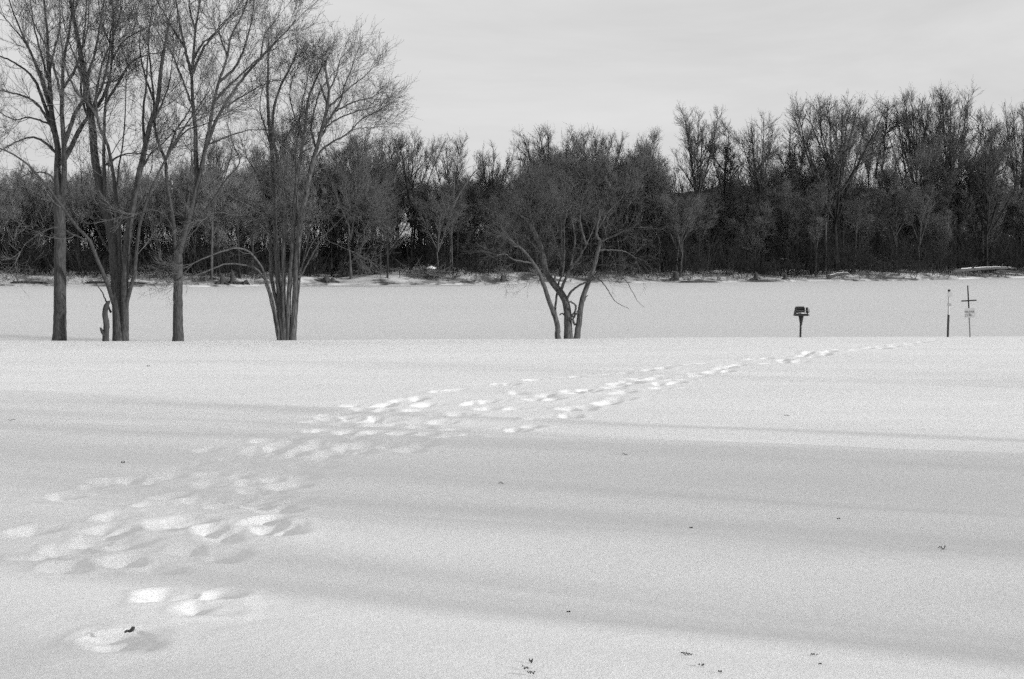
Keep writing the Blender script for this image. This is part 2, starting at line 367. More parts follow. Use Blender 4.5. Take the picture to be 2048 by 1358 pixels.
# ------------------------------------------------------------------ foreground trees
def near_tree(name, Y0, base_px, limbs, label, cat='tree', trunk_mat=M_bark, twig_mat=M_twig, dens=1.0, trop=0.7, len2=2.2, base_flare=1.3,
              ang2=(0.5, 1.0), gn=0.10, seed=1, twigden=1.0, lowlimit=0.25, depthscale=1.0, k3=7, k4=5, dens4=1.0, thin=1.0, lowp=0.12):
    global rng
    rng = np.random.default_rng(seed)
    b = ray(base_px[0], base_px[1], Y0); b[2] = float(zg(b[0], Y0)) - 0.12
    root = empty(name, b, label, cat)
    m = Y0 / F
    K = 28; Ps = []; Rs = []; Ls = []; W_ = []
    tr = Geo(); nodes = []
    for li, lb in enumerate(limbs):
        pts, r0, r1 = lb[0], lb[1], lb[2]; dz1 = lb[3] if len(lb) > 3 else None
        dens_l = lb[4] if len(lb) > 4 else 1.0
        pts = [tuple(p) for p in pts]
        # depth: start on the nearest existing limb, drift to its own depth
        d0 = 0.0
        if nodes:
            A = np.array(nodes); q = np.argmin((A[:, 0] - pts[0][0]) ** 2 + (A[:, 1] - pts[0][1]) ** 2)
            if (A[q, 0] - pts[0][0]) ** 2 + (A[q, 1] - pts[0][1]) ** 2 < 900 and pts[0][1] < base_px[1] - 25: d0 = A[q, 2]
        span = math.hypot(pts[-1][0] - pts[0][0], pts[-1][1] - pts[0][1]) * m
        if dz1 is None: dz1 = rng.normal() * 0.30 * span
        nn = len(pts)
        P3 = []
        for i, p in enumerate(pts):
            f = i / (nn - 1)
            P3.append(ray(p[0], p[1], Y0 + (d0 + dz1 * f ** 1.2) * depthscale))
        P3 = np.array(P3)
        if pts[0][1] >= base_px[1] - 12: P3[0, 2] -= 0.15
        Q, L = resample(P3, K)
        Q[1:-1] += rng.normal(size=(K - 2, 3)) * (0.004 if r0 > 6 else 0.008)
        tt = np.linspace(0, 1, K)
        R = (r0 * (1 - tt) ** (0.62 if pts[0][1] >= base_px[1] - 12 else 1.1) * (1.0 if pts[0][1] >= base_px[1] - 12 else 0.85) + r1 * 0.75 * tt ** 0.9) * m
        R = np.maximum(R, r1 * m * 0.6)
        if r1 > 5: R = (r0 + (r1 - r0) * tt) * m
        if pts[0][1] >= base_px[1] - 12: R = R * (1 + (base_flare - 1) * np.exp(-tt * L / 0.28))
        qq = (Q - b)
        Ps.append(qq); Rs.append(R); Ls.append(L * dens_l)
        for i in range(K):
            f = i / (K - 1); px = np.interp(f, np.linspace(0, 1, nn), [p[0] for p in pts]); py = np.interp(f, np.linspace(0, 1, nn), [p[1] for p in pts])
            nodes.append((px, py, d0 + dz1 * f ** 1.2))
        tr.tubes(qq[None], R[None], 14 if r0 > 6 else 8, 0.014)
    tr.build('trunk', trunk_mat, root)
    P = np.array(Ps); R = np.array(Rs); L = np.array(Ls)
    cw = Geo()
    # second order branches: only above the bare trunk
    n2 = int(L.sum() * 3.6 * dens)
    pz = P[:, :, 2]
    idx = rng.choice(len(L), n2, p=L / L.sum()); t = rng.uniform(0.12, 1.0, n2) ** 0.8
    hh = pz[idx, np.clip((t * (K - 1)).astype(int), 0, K - 1)]
    keep = (hh > lowlimit * 10) & (R[idx, np.clip((t * (K - 1)).astype(int), 0, K - 1)] < 0.10)
    keep &= rng.uniform(size=n2) < lowp + (1 - lowp) * sstep(2.5, 7.0, hh)
    idx, t = idx[keep], t[keep]
    ln = len2 * rng.uniform(0.35, 1.15, len(idx)) * (1.1 - 0.45 * t)
    P2, R2 = spawn(P, R, idx, t, ln, rng.uniform(*ang2, len(idx)), 9, trop, gn, rfrac=0.5, r1=0.005)
    R2 = thin * np.minimum(R2, 0.019 * (0.4 + 0.6 * (ln / len2))[:, None] * np.linspace(1, 0.3, 9)[None, :] + 0.002)
    # terminal fans carry on from the limb ends
    n2t = 3
    idt = np.repeat(np.arange(len(L))[L > 0.3 * np.median(L)], n2t); tt_ = rng.uniform(0.93, 1.0, len(idt))
    P2t, R2t = spawn(P, R, idt, tt_, len2 * rng.uniform(0.5, 1.0, len(idt)), rng.uniform(0.1, 0.5, len(idt)), 9, trop, gn, rfrac=0.7, r1=0.005)
    P2 = np.concatenate([P2, P2t]); R2 = np.concatenate([R2, R2t]); ln = np.concatenate([ln, np.full(len(idt), len2 * 0.75)])
    cw.tubes(P2, R2, 5)
    n3 = int(len(P2) * k3 * twigden); w = ln / ln.sum()
    idx = rng.choice(len(P2), n3, p=w); t = rng.uniform(0.15, 1.0, n3)
    l3 = 0.95 * rng.uniform(0.35, 1.2, n3)
    P3, R3 = spawn(P2, R2, idx, t, l3, rng.uniform(0.35, 0.95, n3), 6, trop * 0.8, gn * 1.2, rfrac=0.6, r1=0.004)
    cw.tubes(P3, R3 * thin, 3)
    n4 = int(n3 * k4 * twigden * dens4)
    idx = rng.choice(n3, n4); t = rng.uniform(0.2, 1.0, n4)
    P4, R4 = spawn(P3, R3, idx, t, 0.38 * rng.uniform(0.4, 1.3, n4), rng.uniform(0.3, 0.9, n4), 4, trop * 0.6, gn * 1.2, rfrac=0.7, r1=0.0038)
    cw.tubes(P4, R4 * thin, 3)
    cw.build('crown', twig_mat, root); print(label[:20], n2, n3, n4)
    return root

T1 = [([(119,681),(120,600),(120,520),(120,450),(117,390)], 13, 10.5, 0.0, 0),
 ([(117,400),(115,340),(116,300),(109,262),(102,215),(99,160),(96,110),(94,60),(88,0),(86,-60)], 9, 1.6, 0.8),
 ([(124,420),(128,350),(128,290),(124,230),(125,180),(127,120),(136,80),(142,40),(148,-10),(150,-70)], 7.5, 1.5, -0.6),
 ([(109,268),(92,218),(72,165),(48,138),(14,118),(-20,105)], 5, 1.5, 1.0), ([(103,225),(84,165),(62,105),(45,70),(25,20),(10,-30)], 4, 1.2, -1.0),
 ([(105,258),(80,215),(55,195),(14,184),(-30,175)], 3.6, 1.3, -0.5), ([(101,200),(78,140),(52,88),(30,60),(5,30)], 3.4, 1.2, 0.8),
 ([(122,330),(140,300),(158,262),(176,235),(200,205),(218,160),(225,110),(228,60)], 6.5, 1.5, 1.3), ([(128,290),(150,230),(168,195),(176,150),(190,105),(200,50),(210,-20)], 5.5, 1.4, -1.2),
 ([(126,210),(112,150),(100,110),(70,50),(50,0)], 3.4, 1.1), ([(98,150),(110,95),(120,50),(118,-20)], 3, 1.1), ([(116,310),(90,285),(60,275),(20,290),(-10,310)], 3.5, 1.2),
 ([(100,170),(80,100),(68,50),(60,-10)], 3, 1.1), ([(124,180),(150,140),(165,90),(172,30),(175,-40)], 3.6, 1.1), ([(105,250),(60,235),(30,240),(0,225)], 2.6, 1.1),
 ([(118,380),(100,350),(70,345),(30,360)], 2.6, 1.0)]
near_tree('bare_tree', 52.0, (119, 681), T1, 'tall bare tree with a single thick straight trunk, nearest the left edge', seed=21, len2=1.9, trop=0.8, lowlimit=0.55, dens=0.72, thin=0.85)

T2 = [([(239,681),(236,630),(233,580),(230,530),(226,480),(214,430),(200,370),(190,320),(186,270),(180,220),(170,160),(160,100),(150,50),(140,-10)], 11.5, 1.6, 0.9),
 ([(248,681),(250,630),(249,580),(252,520),(256,470),(266,410),(278,350),(290,295),(300,250),(316,200),(322,140),(330,90),(340,30)], 8, 1.5, -1.0),
 ([(249,640),(258,590),(268,550),(273,510),(280,450),(300,385),(328,325),(355,275),(390,225),(420,180)], 5, 1.3, -1.6),
 ([(233,625),(222,590),(208,550),(194,517),(180,482),(152,452),(115,400),(80,355),(50,325),(14,302),(-20,290)], 5.5, 1.8, -2.5),
 ([(233,580),(232,520),(222,455),(212,400),(208,330),(208,270),(212,200),(222,140),(225,80),(226,0)], 6.5, 1.4, 0.3),
 ([(240,560),(240,490),(234,420),(228,360),(218,300),(198,250),(192,200),(204,130),(228,70),(245,10)], 6, 1.4, -0.4),
 ([(231,540),(228,470),(233,390),(238,330),(244,300),(250,240),(252,180),(254,120)], 3, 1.0), ([(222,625),(212,602),(203,582),(192,567)], 2.6, 1.0, -0.5, 0.2),
 ([(186,262),(165,200),(160,140),(140,90),(125,30)], 3.4, 1.1), ([(212,205),(240,160),(262,125),(295,110),(330,105)], 3.2, 1.1, -1.5), ([(224,120),(245,85),(268,68),(305,50)], 2.8, 1.0),
 ([(197,240),(175,205),(150,180),(128,120),(120,60)], 3.4, 1.0), ([(212,330),(240,312),(268,306),(300,310)], 2.6, 1.0, -1.0), ([(290,295),(286,230),(292,170),(296,110),(300,50)], 3.5, 1.1),
 ([(278,350),(300,310),(322,290),(350,262),(380,250)], 2.8, 1.0), ([(180,225),(205,170),(218,110),(222,60),(235,0)], 3.6, 1.1), ([(245,480),(265,430),(290,380),(305,330)], 2.8, 1.0),
 ([(186,488),(150,470),(110,455),(60,480),(40,505)], 2.0, 0.9, -1.5), ([(230,520),(200,470),(180,420),(165,380),(162,330)], 3.0, 1.0, 1.5),
 ([(160,110),(175,60),(178,0)], 2.6, 1.0), ([(226,100),(205,50),(195,-10)], 2.8, 1.0)]
near_tree('bare_tree', 51.6, (243, 681), T2, 'bare tree of many crowded stems fanning up from one base behind a dark snag', seed=22, len2=1.8, trop=0.75, lowlimit=0.22, dens=0.68, thin=0.85)

T3 = [([(357,684),(356,640),(356,580),(357,530),(356,500)], 10.5, 8, 0.0, 0.1),
 ([(355,515),(351,480),(344,425),(333,360),(331,322),(317,287),(309,245),(307,190),(300,130),(297,70),(305,10)], 5.2, 1.3, 0.9),
 ([(357,512),(366,475),(377,443),(388,400),(394,368),(392,310),(391,260),(386,205),(384,150),(387,110),(391,60),(400,0),(402,-60)], 7.5, 1.6, 0.2),
 ([(393,378),(401,345),(410,300),(421,243),(428,200),(440,158),(455,112),(463,70),(485,30),(500,-20)], 5.5, 1.3, -0.8),
 ([(412,295),(433,240),(460,192),(490,152),(535,103),(565,70),(592,40)], 4.5, 1.2, 0.9), ([(372,470),(400,432),(425,402),(450,362),(479,327),(468,292),(455,250)], 3.2, 1.0, -1.2, 0.7),
 ([(384,152),(371,100),(362,60),(352,0),(345,-50)], 4, 1.2), ([(372,98),(348,62),(322,15),(300,-20)], 2.8, 1.0), ([(385,148),(408,95),(438,60),(475,15)], 3.6, 1.1), ([(438,165),(470,135),(490,92),(505,30),(510,-20)], 3.4, 1.0),
 ([(428,204),(462,168),(505,128),(550,85),(580,55)], 3.2, 1.0), ([(440,222),(480,195),(530,168),(560,160)], 2.4, 0.9), ([(387,120),(402,90),(420,75),(450,40)], 2.8, 1.0), ([(331,320),(346,295),(372,262),(400,252),(430,240)], 3, 1.0),
 ([(333,318),(352,262),(376,225),(395,185)], 3, 1.0), ([(308,240),(325,205),(340,160),(345,110)], 2.8, 1.0), ([(391,60),(380,20),(375,-40)], 2.8, 1.0), ([(455,112),(440,70),(438,20)], 2.4, 0.9),
 ([(490,150),(520,115),(530,70),(560,30)], 3, 1.0), ([(307,200),(290,150),(280,100),(282,50)], 2.8, 1.0), ([(369,460),(372,400),(380,350),(384,300)], 2.8, 1.1, 0.8),
 ([(425,402),(452,388),(482,380)], 2, 0.9), ([(415,290),(450,275),(490,262),(530,258)], 2.4, 0.9), ([(384,210),(365,160),(345,110),(325,80)], 2.8, 1.0), ([(351,470),(330,430),(300,420),(270,430)], 2, 0.9, -1)]
near_tree('bare_tree', 51.2, (357, 683), T3, 'bare tree with one straight trunk that forks low into dark spreading limbs', seed=23, len2=2.0, trop=0.65, lowlimit=0.5, dens=0.74, thin=0.85)

T4 = [([(557,680),(548,632),(538,588),(530,562),(516,540),(495,531),(470,527),(450,528),(420,540),(385,553),(355,565)], 2.3, 0.9, -1.6, 0.35),
 ([(559,680),(553,640),(544,595),(535,565),(520,528),(500,505),(475,496),(440,505),(405,518),(370,535)], 2.6, 0.8, -2.2, 0.5),
 ([(562,680),(556,620),(546,575),(541,530),(540,480),(533,430),(528,395),(512,345),(492,312)], 4.1, 1.3, 1.0),
 ([(566,680),(560,610),(556,550),(552,490),(549,420),(548,350),(543,290),(537,220),(535,160),(537,90),(537,30)], 5.7, 1.4, 1.2),
 ([(570,680),(567,600),(567,520),(569,450),(571,400),(562,345),(550,290),(545,240),(548,190),(560,140),(580,90),(590,60)], 4.9, 1.2, -0.3),
 ([(576,680),(577,600),(583,520),(588,440),(592,380),(598,330),(606,275),(612,215),(618,160),(632,120),(645,80)], 5.3, 1.3, -0.9),
 ([(585,680),(590,600),(593,530),(598,470),(604,425),(613,385),(620,345),(632,295),(645,240),(655,185),(658,140),(650,95),(655,60)], 6.6, 1.4, -1.2),
 ([(619,350),(640,300),(665,275),(692,258),(728,222),(745,210),(772,196)], 3.3, 1.1, -0.5), ([(597,480),(594,420),(593,360),(592,300),(598,240),(602,190),(612,140),(618,90)], 3.3, 1.1, 0.9),
 ([(648,238),(668,200),(682,170),(690,130),(705,95),(712,70)], 3.0, 1.1), ([(668,200),(700,180),(730,170),(755,164)], 2.3, 1.0), ([(655,190),(690,150),(720,125),(745,105),(758,92)], 2.5, 1.0), ([(632,292),(622,240),(630,190),(640,150),(668,100)], 2.8, 1.1),
 ([(598,560),(618,522),(648,472),(688,432),(722,404)], 2.1, 0.9, -1.5), ([(598,545),(625,485),(640,475),(668,487),(705,502)], 1.8, 0.8, -1.2), ([(640,265),(660,230),(700,205),(740,194),(765,186)], 2.3, 1.0, 1.0),
 ([(543,290),(530,240),(520,190),(525,140)], 2.3, 1.0), ([(549,330),(570,270),(600,215),(622,180)], 2.3, 1.0), ([(657,150),(672,110),(680,70)], 2.3, 1.0), ([(606,275),(590,215),(580,160),(585,110)], 2.3, 1.0),
 ([(592,690-30),(600,560),(612,500),(625,450),(660,415),(700,418),(740,430)], 2.0, 0.9, -1.5), ([(556,500),(530,460),(500,432),(470,430),(430,425),(400,445)], 2.0, 0.9, -1.4), ([(655,185),(640,130),(628,90)], 2.1, 1.0),
 ([(692,258),(710,245),(730,240),(755,240)], 1.6, 0.9), ([(620,345),(660,330),(700,300),(720,300)], 1.6, 0.9)]
T4 = [([(x if x < 690 else 690 + (x - 690) * 0.8, y if y > 320 else 320 - (320 - y) * 0.80) for x, y in l[0]],) + tuple(l[1:]) for l in T4]
near_tree('bare_tree', 51.8, (571, 680), T4, 'bare tree with a tight cluster of slim pale stems and a rounded crown', trunk_mat=M_barkl, twig_mat=M_twigp, seed=24, len2=1.2, trop=0.6, lowlimit=0.22, dens=0.78, thin=0.82)

T5 = [([(1117,680),(1113,645),(1102,612),(1090,578),(1080,550),(1066,526),(1048,502),(1030,488),(1015,478)], 5.5, 1.3, -0.8),
 ([(1119,665),(1113,635),(1110,615),(1114,590),(1118,565),(1126,540),(1129,500),(1128,455),(1135,420)], 3.4, 1.0, 0.9),
 ([(1137,680),(1136,650),(1134,615),(1128,596),(1117,580),(1103,562),(1091,540),(1086,510),(1072,470),(1052,440),(1030,425)], 8.5, 1.3, 1.0),
 ([(1131,608),(1138,590),(1148,578),(1164,568),(1182,562),(1200,552)], 3.4, 1.6, -0.6, 0.3), ([(1120,586),(1128,564),(1140,540),(1158,515),(1172,490),(1190,450)], 4, 1.0, -0.8),
 ([(1152,680),(1158,645),(1162,610),(1170,582),(1180,556),(1190,528),(1196,500),(1201,482),(1192,470),(1196,445),(1204,425)], 6.2, 1.4, -0.4),
 ([(1200,484),(1222,474),(1245,464),(1262,456)], 2.4, 1.0), ([(1186,553),(1203,563),(1217,582),(1232,604),(1258,618)], 1.6, 0.5, -1.5, 0.12), ([(1188,550),(1215,545),(1240,552),(1258,570),(1275,602),(1290,615)], 1.5, 0.4, -2.0, 0.12),
 ([(1136,640),(1148,626),(1152,612),(1142,604),(1134,602)], 3, 2.0, -0.5, 0), ([(1129,630),(1124,627),(1119,630)], 2.0, 1.2, -0.1, 0), ([(1150,650),(1146,640),(1152,628),(1160,618)], 3.0, 1.8, -0.3, 0.1), ([(1168,602),(1172,594),(1176,591)], 2.2, 1.0, 0, 0),
 ([(1086,512),(1060,480),(1035,455),(1015,440)], 2.6, 0.9), ([(1126,540),(1110,480),(1090,430),(1080,390)], 2.4, 0.9, 0.8), ([(1172,490),(1160,440),(1165,400),(1180,370)], 2.4, 0.9), ([(1196,500),(1230,500),(1250,503),(1262,510)], 2.2, 0.8),
 ([(1066,526),(1030,520),(1010,508),(995,510)], 2.2, 0.8, -1.0), ([(1192,465),(1215,425),(1240,400),(1250,380)], 2.2, 0.9), ([(1072,470),(1060,420),(1065,385)], 2.2, 0.9), ([(1140,540),(1150,480),(1140,420),(1130,380)], 2.4, 0.9, 1.2),
 ([(1103,562),(1110,555),(1106,545)], 2.6, 1.4, -0.3, 0), ([(1265,455),(1275,450),(1285,455)], 1.4, 0.7)]
near_tree('spreading_tree', 51.9, (1136, 679), T5, 'low wide bare tree with three leaning stems and drooping twigs near the middle', trunk_mat=M_barkl, twig_mat=M_twigd, seed=25, len2=1.25, thin=0.7, trop=-0.05, ang2=(0.5, 1.25), gn=0.2, lowlimit=0.2, dens=0.85, k3=6, lowp=0.8)

# dark dead snag beside the second tree
b = ray(212, 681, 51.0); b[2] = float(zg(b[0], 51.0)) - 0.1
g = Geo(); m = 51.0 / F
pts = np.array([ray(x, y, 51.0) for x, y in ((212, 686), (212, 668), (213, 648), (210, 632), (211, 618), (216, 606), (220, 602), (221, 601))]) - b
Q, L = resample(pts, 18); g.tubes(Q[None], (np.interp(np.linspace(0, 1, 18), [0, 0.3, 0.85, 0.97, 1], [7.2, 6, 5, 3, 0.2]) * m)[None], 12, 0.06)
o = empty('dead_snag', b, 'short dark dead stem with a snapped top and side stub, left of the many-stemmed tree', 'snag')
g.build('stem', M_barkd, o)
g = Geo(); pts = np.array([ray(x, y, 50.95) for x, y in ((210, 672), (205, 664), (201, 656), (199, 655))]) - b
Q, L = resample(pts, 8); g.tubes(Q[None], (np.array([3.6, 3.4, 3.2, 3.2, 3, 2.8, 2, 0.2]) * m)[None], 8, 0.08)
g.build('stub', M_barkd, o)

# ------------------------------------------------------------------ charcoal grill on a post
b = ray(1601, 677, 51.0); gz = float(zg(b[0], 51.0)); b[2] = gz
gr = empty('charcoal_grill', b, 'dark iron charcoal grill box with snow inside on a single post', 'grill')
def at(x, y): return ray(x, y, 51.0) - b
g = Geo(); p = at(1600.5, 684), at(1601.5, 640), at(1601.5, 636)
Q, L = resample(np.array(p), 6); g.tubes(Q[None], np.full((1, 6), 0.036), 12)
g.build('post', M_iron, gr)
g = Geo(); z0 = at(1601, 650)[2]; z1 = at(1601, 631.5)[2]
g.tubes(np.array([[(0.01, 0, z0), (0.01, 0, z0 + 0.1), (0.01, 0, z1 - 0.06), (0.01, 0, z1)]]), np.array([[0.04, 0.055, 0.085, 0.1]]), 12); g.build('collar', M_iron, gr)
bx = Geo(); w = 0.235; dpt = 0.19; zt = at(1601, 614)[2]; zb = z1 + 0.012
bx.box((0, 0, zb), (w, dpt, 0.012))
bx.box((0, dpt - 0.012, (zb + zt) / 2 + 0.01), (w * 0.80, 0.008, (zt - zb) / 2), taper=(0.8, 1), shear=(0, 0.02))
bx.box((-w + 0.012, 0, (zb + zt) / 2), (0.008, dpt * 0.94, (zt - zb) / 2 - 0.02), taper=(1, 0.72), shear=(0.055, 0.03))
bx.box((w - 0.012, 0, (zb + zt) / 2), (0.008, dpt * 0.94, (zt - zb) / 2 - 0.02), taper=(1, 0.72), shear=(-0.01, 0.03))
bx.box((0, -dpt + 0.012, zb + 0.04), (w * 0.93, 0.008, 0.035))
bx.build('firebox', M_iron, gr, smooth=False)
g = Geo(); hz = zt - 0.02
g.box((-0.02, -0.02 + 0.12, hz - 0.08), (w * 0.78, 0.008, 0.078)); g.build('windshield', M_iron, gr, smooth=False)
g = Geo()
for k in range(9): 
    y = -0.14 + k * 0.032
    g.tubes(np.array([[(-0.2, y, zb + 0.165), (0.0, y, zb + 0.165), (0.2, y, zb + 0.165)]]), np.full((1, 3), 0.006), 6)
g.build('grate', M_steel, gr)
g = Geo(); a = np.linspace(0, TAU, 13)
for k in range(3):
    g.tubes(np.stack([np.full(13, w + 0.02 + 0.016 * k), 0.03 * np.cos(a) - 0.05, 0.055 * np.sin(a) + zb + 0.16], -1)[None], np.full((1, 13), 0.007), 6)
g.box((w + 0.03, -0.05, zb + 0.02), (0.03, 0.03, 0.025)); g.box((w + 0.005, -0.04, zb + 0.19), (0.012, 0.05, 0.1))
g.build('handle', M_steel, gr)
g = Geo(); th = np.linspace(-1, 1, 13)
SX, SY = np.meshgrid(th * w * 0.86, th * dpt * 0.86); SZ = zb + 0.10 + 0.012 * np.sin(SX * 21) * np.cos(SY * 17) - 0.07 * ((SX / w) ** 4 + (SY / dpt) ** 4) * 0.5
ii, jj = np.meshgrid(np.arange(12), np.arange(12), indexing='ij'); b0 = (ii * 13 + jj).ravel()
g.add(np.stack([SX, SY, SZ], -1).reshape(-1, 3), np.stack([b0, b0 + 1, b0 + 14, b0 + 13], -1)); g.build('snow_fill', M_snowcap, gr)

# ------------------------------------------------------------------ marker post and sign post
Y1 = 51.0; b = ray(1895, 673, Y1); b[2] = float(zg(b[0], Y1)); m = Y1 / F
mp_ = empty('marker_post', b, 'slightly leaning post, dark below and white above with a small black cap', 'post')
def pt(x, y): return ray(x, y, Y1) - b
g = Geo(); g.tubes(np.array([[pt(1895.3, 682), pt(1896, 655), pt(1897, 629.5)]]), np.full((1, 3), 2.25 * m * 1.1), 4); g.build('lower_post', M_postd, mp_, smooth=False)
g = Geo(); g.tubes(np.array([[pt(1897, 629.6), pt(1897.6, 608), pt(1898, 583)]]), np.full((1, 3), 1.9 * m), 10); g.build('upper_post', M_whitep, mp_)
g = Geo(); c = pt(1898, 581); g.box(c, (2.1 * m, 2.1 * m, 2.1 * m), taper=(0.9, 0.9)); g.build('cap', M_iron, mp_, smooth=False)
g = Geo(); c = pt(1898.5, 589); g.box(c + np.array([0, -0.05, 0]), (4.8 * m, 0.006, 4.2 * m)); s1 = g.build('plate', M_sign, mp_, smooth=False)
g = Geo(); c = pt(1897.5, 609); g.box(c + np.array([0, -0.05, 0]), (4.2 * m, 0.006, 2.6 * m)); s2 = g.build('plate', M_inkp, mp_, smooth=False)

b = ray(1940, 673, Y1); b[2] = float(zg(b[0], Y1))
sp = empty('sign_post', b, 'leaning post with a black cross on top and a small white lettered sign', 'sign')
g = Geo(); g.tubes(np.array([[pt(1940.4, 684), pt(1939.6, 660), pt(1938.2, 634)]]), np.full((1, 3), 1.5 * m), 4); g.build('post', M_steel, sp, smooth=False)
g = Geo(); g.tubes(np.array([[pt(1938.3, 634), pt(1937.4, 612), pt(1936.2, 588), pt(1935.3, 571)]]), np.array([[1.6, 1.6, 1.6, 1.35]]) * m, 6); g.build('cross_upright', M_iron, sp)
g = Geo(); off = np.array([0, -0.045, 0]); g.tubes(np.array([[pt(1921.8, 602) + off, pt(1937, 601.2) + off, pt(1952, 600.4) + off]]), np.full((1, 3), 1.35 * m), 6); g.build('cross_bar', M_iron, sp)
tl = math.radians(2.0)
def board(name, cx, cy, hw, hh, mat, parent, yo):
    g = Geo(); c = pt(cx, cy) + np.array([0, yo, 0]); v = []
    for dy in (-0.004, 0.004):
        for sx, sz in ((-1, -1), (1, -1), (1, 1), (-1, 1)):
            X = sx * hw * m; Z = sz * hh * m; v.append(c + np.array([X * math.cos(tl) - Z * math.sin(tl), dy, X * math.sin(tl) + Z * math.cos(tl)]))
    g.add(v, [(0, 1, 2, 3), (7, 6, 5, 4), (0, 4, 5, 1), (1, 5, 6, 2), (2, 6, 7, 3), (3, 7, 4, 0)]); return g.build(name, mat, parent, smooth=False)
sb = board('sign_board', 1938.5, 625.5, 9.8, 9.5, M_sign, sp, -0.05)
cu = bpy.data.curves.new('lettering', 'FONT'); cu.body = 'RELEASE'; cu.size = 0.098; cu.align_x = 'CENTER'; cu.extrude = 0.0015
to = bpy.data.objects.new('lettering_tmp', cu); COL.objects.link(to); bpy.context.view_layer.update()
dg = bpy.context.evaluated_depsgraph_get(); me = bpy.data.meshes.new_from_object(to.evaluated_get(dg)); bpy.data.objects.remove(to)
me.materials.clear(); me.materials.append(M_ink); lo = bpy.data.objects.new('lettering', me); COL.objects.link(lo); lo.parent = sb
lo.rotation_euler = (math.pi / 2, -tl, 0); c = pt(1938.2, 625.0) + np.array([0, -0.0585, 0]); lo.location = c
g = Geo(); c = pt(1932, 630.5) + np.array([0, -0.057, 0])
g.tubes(np.stack([c[0] + 0.052 * np.cos(a), np.full(13, c[1]), c[2] + 0.045 * np.sin(a)], -1)[None], np.full((1, 13), 0.009), 6)
c = pt(1941.5, 630) + np.array([0, -0.056, 0]); g.box(c, (0.085, 0.003, 0.04)); c = pt(1938.5, 626.6) + np.array([0, -0.0565, 0]); g.box(c, (0.04, 0.003, 0.006))
g.build('printed_emblem', M_inkp, sb)

# ------------------------------------------------------------------ twigs, bark bits and leaves lying on the snow
def litter(px, py, wpx, kind, label, name, cat, rise=0.0):
    gp = ground_at(px, py); m = gp[1] / F; L = wpx * m
    g = Geo()
    if kind == 'stick':
        n = 9; t = np.linspace(-0.5, 0.5, n); ang = random.uniform(-0.2, 0.35)
        P = np.stack([t * L * math.cos(ang), t * L * math.sin(ang) * 0.6, 0.012 + rise * (t + 0.5) + 0.006 * rng.normal(size=n)], -1)
        g.tubes(P[None], (0.0022 + 0.09 * L * 0.12 * (1 - np.abs(t * 2)) ** 0.5)[None], 6, 0.15)
        for k in range(3):
            s = P[2 + 2 * k]; d = np.array([random.uniform(-1, 1), random.uniform(-0.6, 0.6), random.uniform(0.0, 0.18)]) * L * 0.25
            g.tubes(np.array([[s, s + d * 0.5, s + d]]), np.array([[0.0025, 0.002, 0.0012]]), 5)
    elif kind == 'cluster':
        for k in range(5):
            s = rng.normal(size=3) * np.array([L * 0.25, L * 0.2, 0]); s[2] = 0.008; d = np.array([random.uniform(-1, 1), random.uniform(-0.8, 0.8), random.uniform(0.0, 0.12)]) * L * 0.4
            g.tubes(np.array([[s - d * 0.5 * [1, 1, 0], s + [0, 0, 0.006], s + d * 0.5]]), np.array([[0.0016, 0.0024, 0.0012]]), 5)
    elif kind == 'bark':
        n = 12; t = np.linspace(0, 1, n)
        P = np.stack([(t - 0.5) * L, 0.3 * (t - 0.5) * L, 0.018 + 0.02 * t + 0.004 * np.sin(9 * t)], -1)
        g.tubes(P[None], (L * np.interp(t, [0, 0.04, 0.25, 0.5, 0.8, 0.94, 1], [0.01, 0.11, 0.10, 0.14, 0.19, 0.12, 0.01]))[None], 9, 0.12)
    elif kind == 'leaf':
        n = 8; t = np.linspace(0, 1, n)
        for s in (-1, 1):
            w = 0.32 * L * np.sin(math.pi * t) ** 0.7; x = (t - 0.5) * L
            v = np.concatenate([np.stack([x, 0 * x, 0.006 + 0.1 * L * np.sin(3 * t)], -1), np.stack([x, s * w, 0.006 + 0.25 * L + 0.12 * L * np.sin(9 * t + s)], -1)])
            f = np.array([(i, i + 1, i + 1 + n, i + n) for i in range(n - 1)]); g.add(v, f)
            v2 = v.copy(); v2[:, 2] -= 0.0015; g.add(v2, f[:, ::-1])
    o = g.build(name, M_log if kind == 'cluster' else M_dlog, None); o.location = gp; o.rotation_euler = (0, 0, random.uniform(-0.3, 0.3))
    tag(o, label, cat)
    return o
litter(260, 1273, 21, 'bark', 'chunky dark piece of bark lying below the two large footprints, at lower left', 'bark_piece', 'bark')
litter(1373, 1312, 24, 'stick', 'dark forked twig lying on the snow just above a small dark leaf at the bottom', 'fallen_twig', 'twig')
litter(1440, 1348, 8, 'leaf', 'small dark curled leaf at the bottom edge, below the forked twig', 'fallen_leaf', 'leaf')
litter(1063, 1355, 16, 'stick', 'thin dark twig cut by the bottom edge of the photo', 'fallen_twig', 'twig')
litter(1062, 1328, 8, 'stick', 'tiny twig just above the bottom edge twig', 'fallen_twig', 'twig')
litter(1052, 1341, 24, 'cluster', 'faint cluster of dry bits half sunk in snow between the two bottom edge twigs', 'twig_litter', 'twigs')
litter(1403, 1335, 12, 'cluster', 'faint cluster of dry bits between the forked twig and the curled leaf', 'twig_litter', 'twigs')
litter(1627, 1315, 16, 'cluster', 'faint scatter of dry bits at the lower right', 'twig_litter', 'twigs')
litter(1640, 1331, 7, 'leaf', 'tiny dark speck of leaf just under the lower right scatter of bits', 'fallen_leaf', 'leaf')
litter(1884, 1099, 15, 'stick', 'short straight twig alone on the snow far to the right', 'fallen_twig', 'twig')
litter(1677, 1040, 7, 'leaf', 'small dark leaf up and left of the lone right hand twig', 'fallen_leaf', 'leaf')
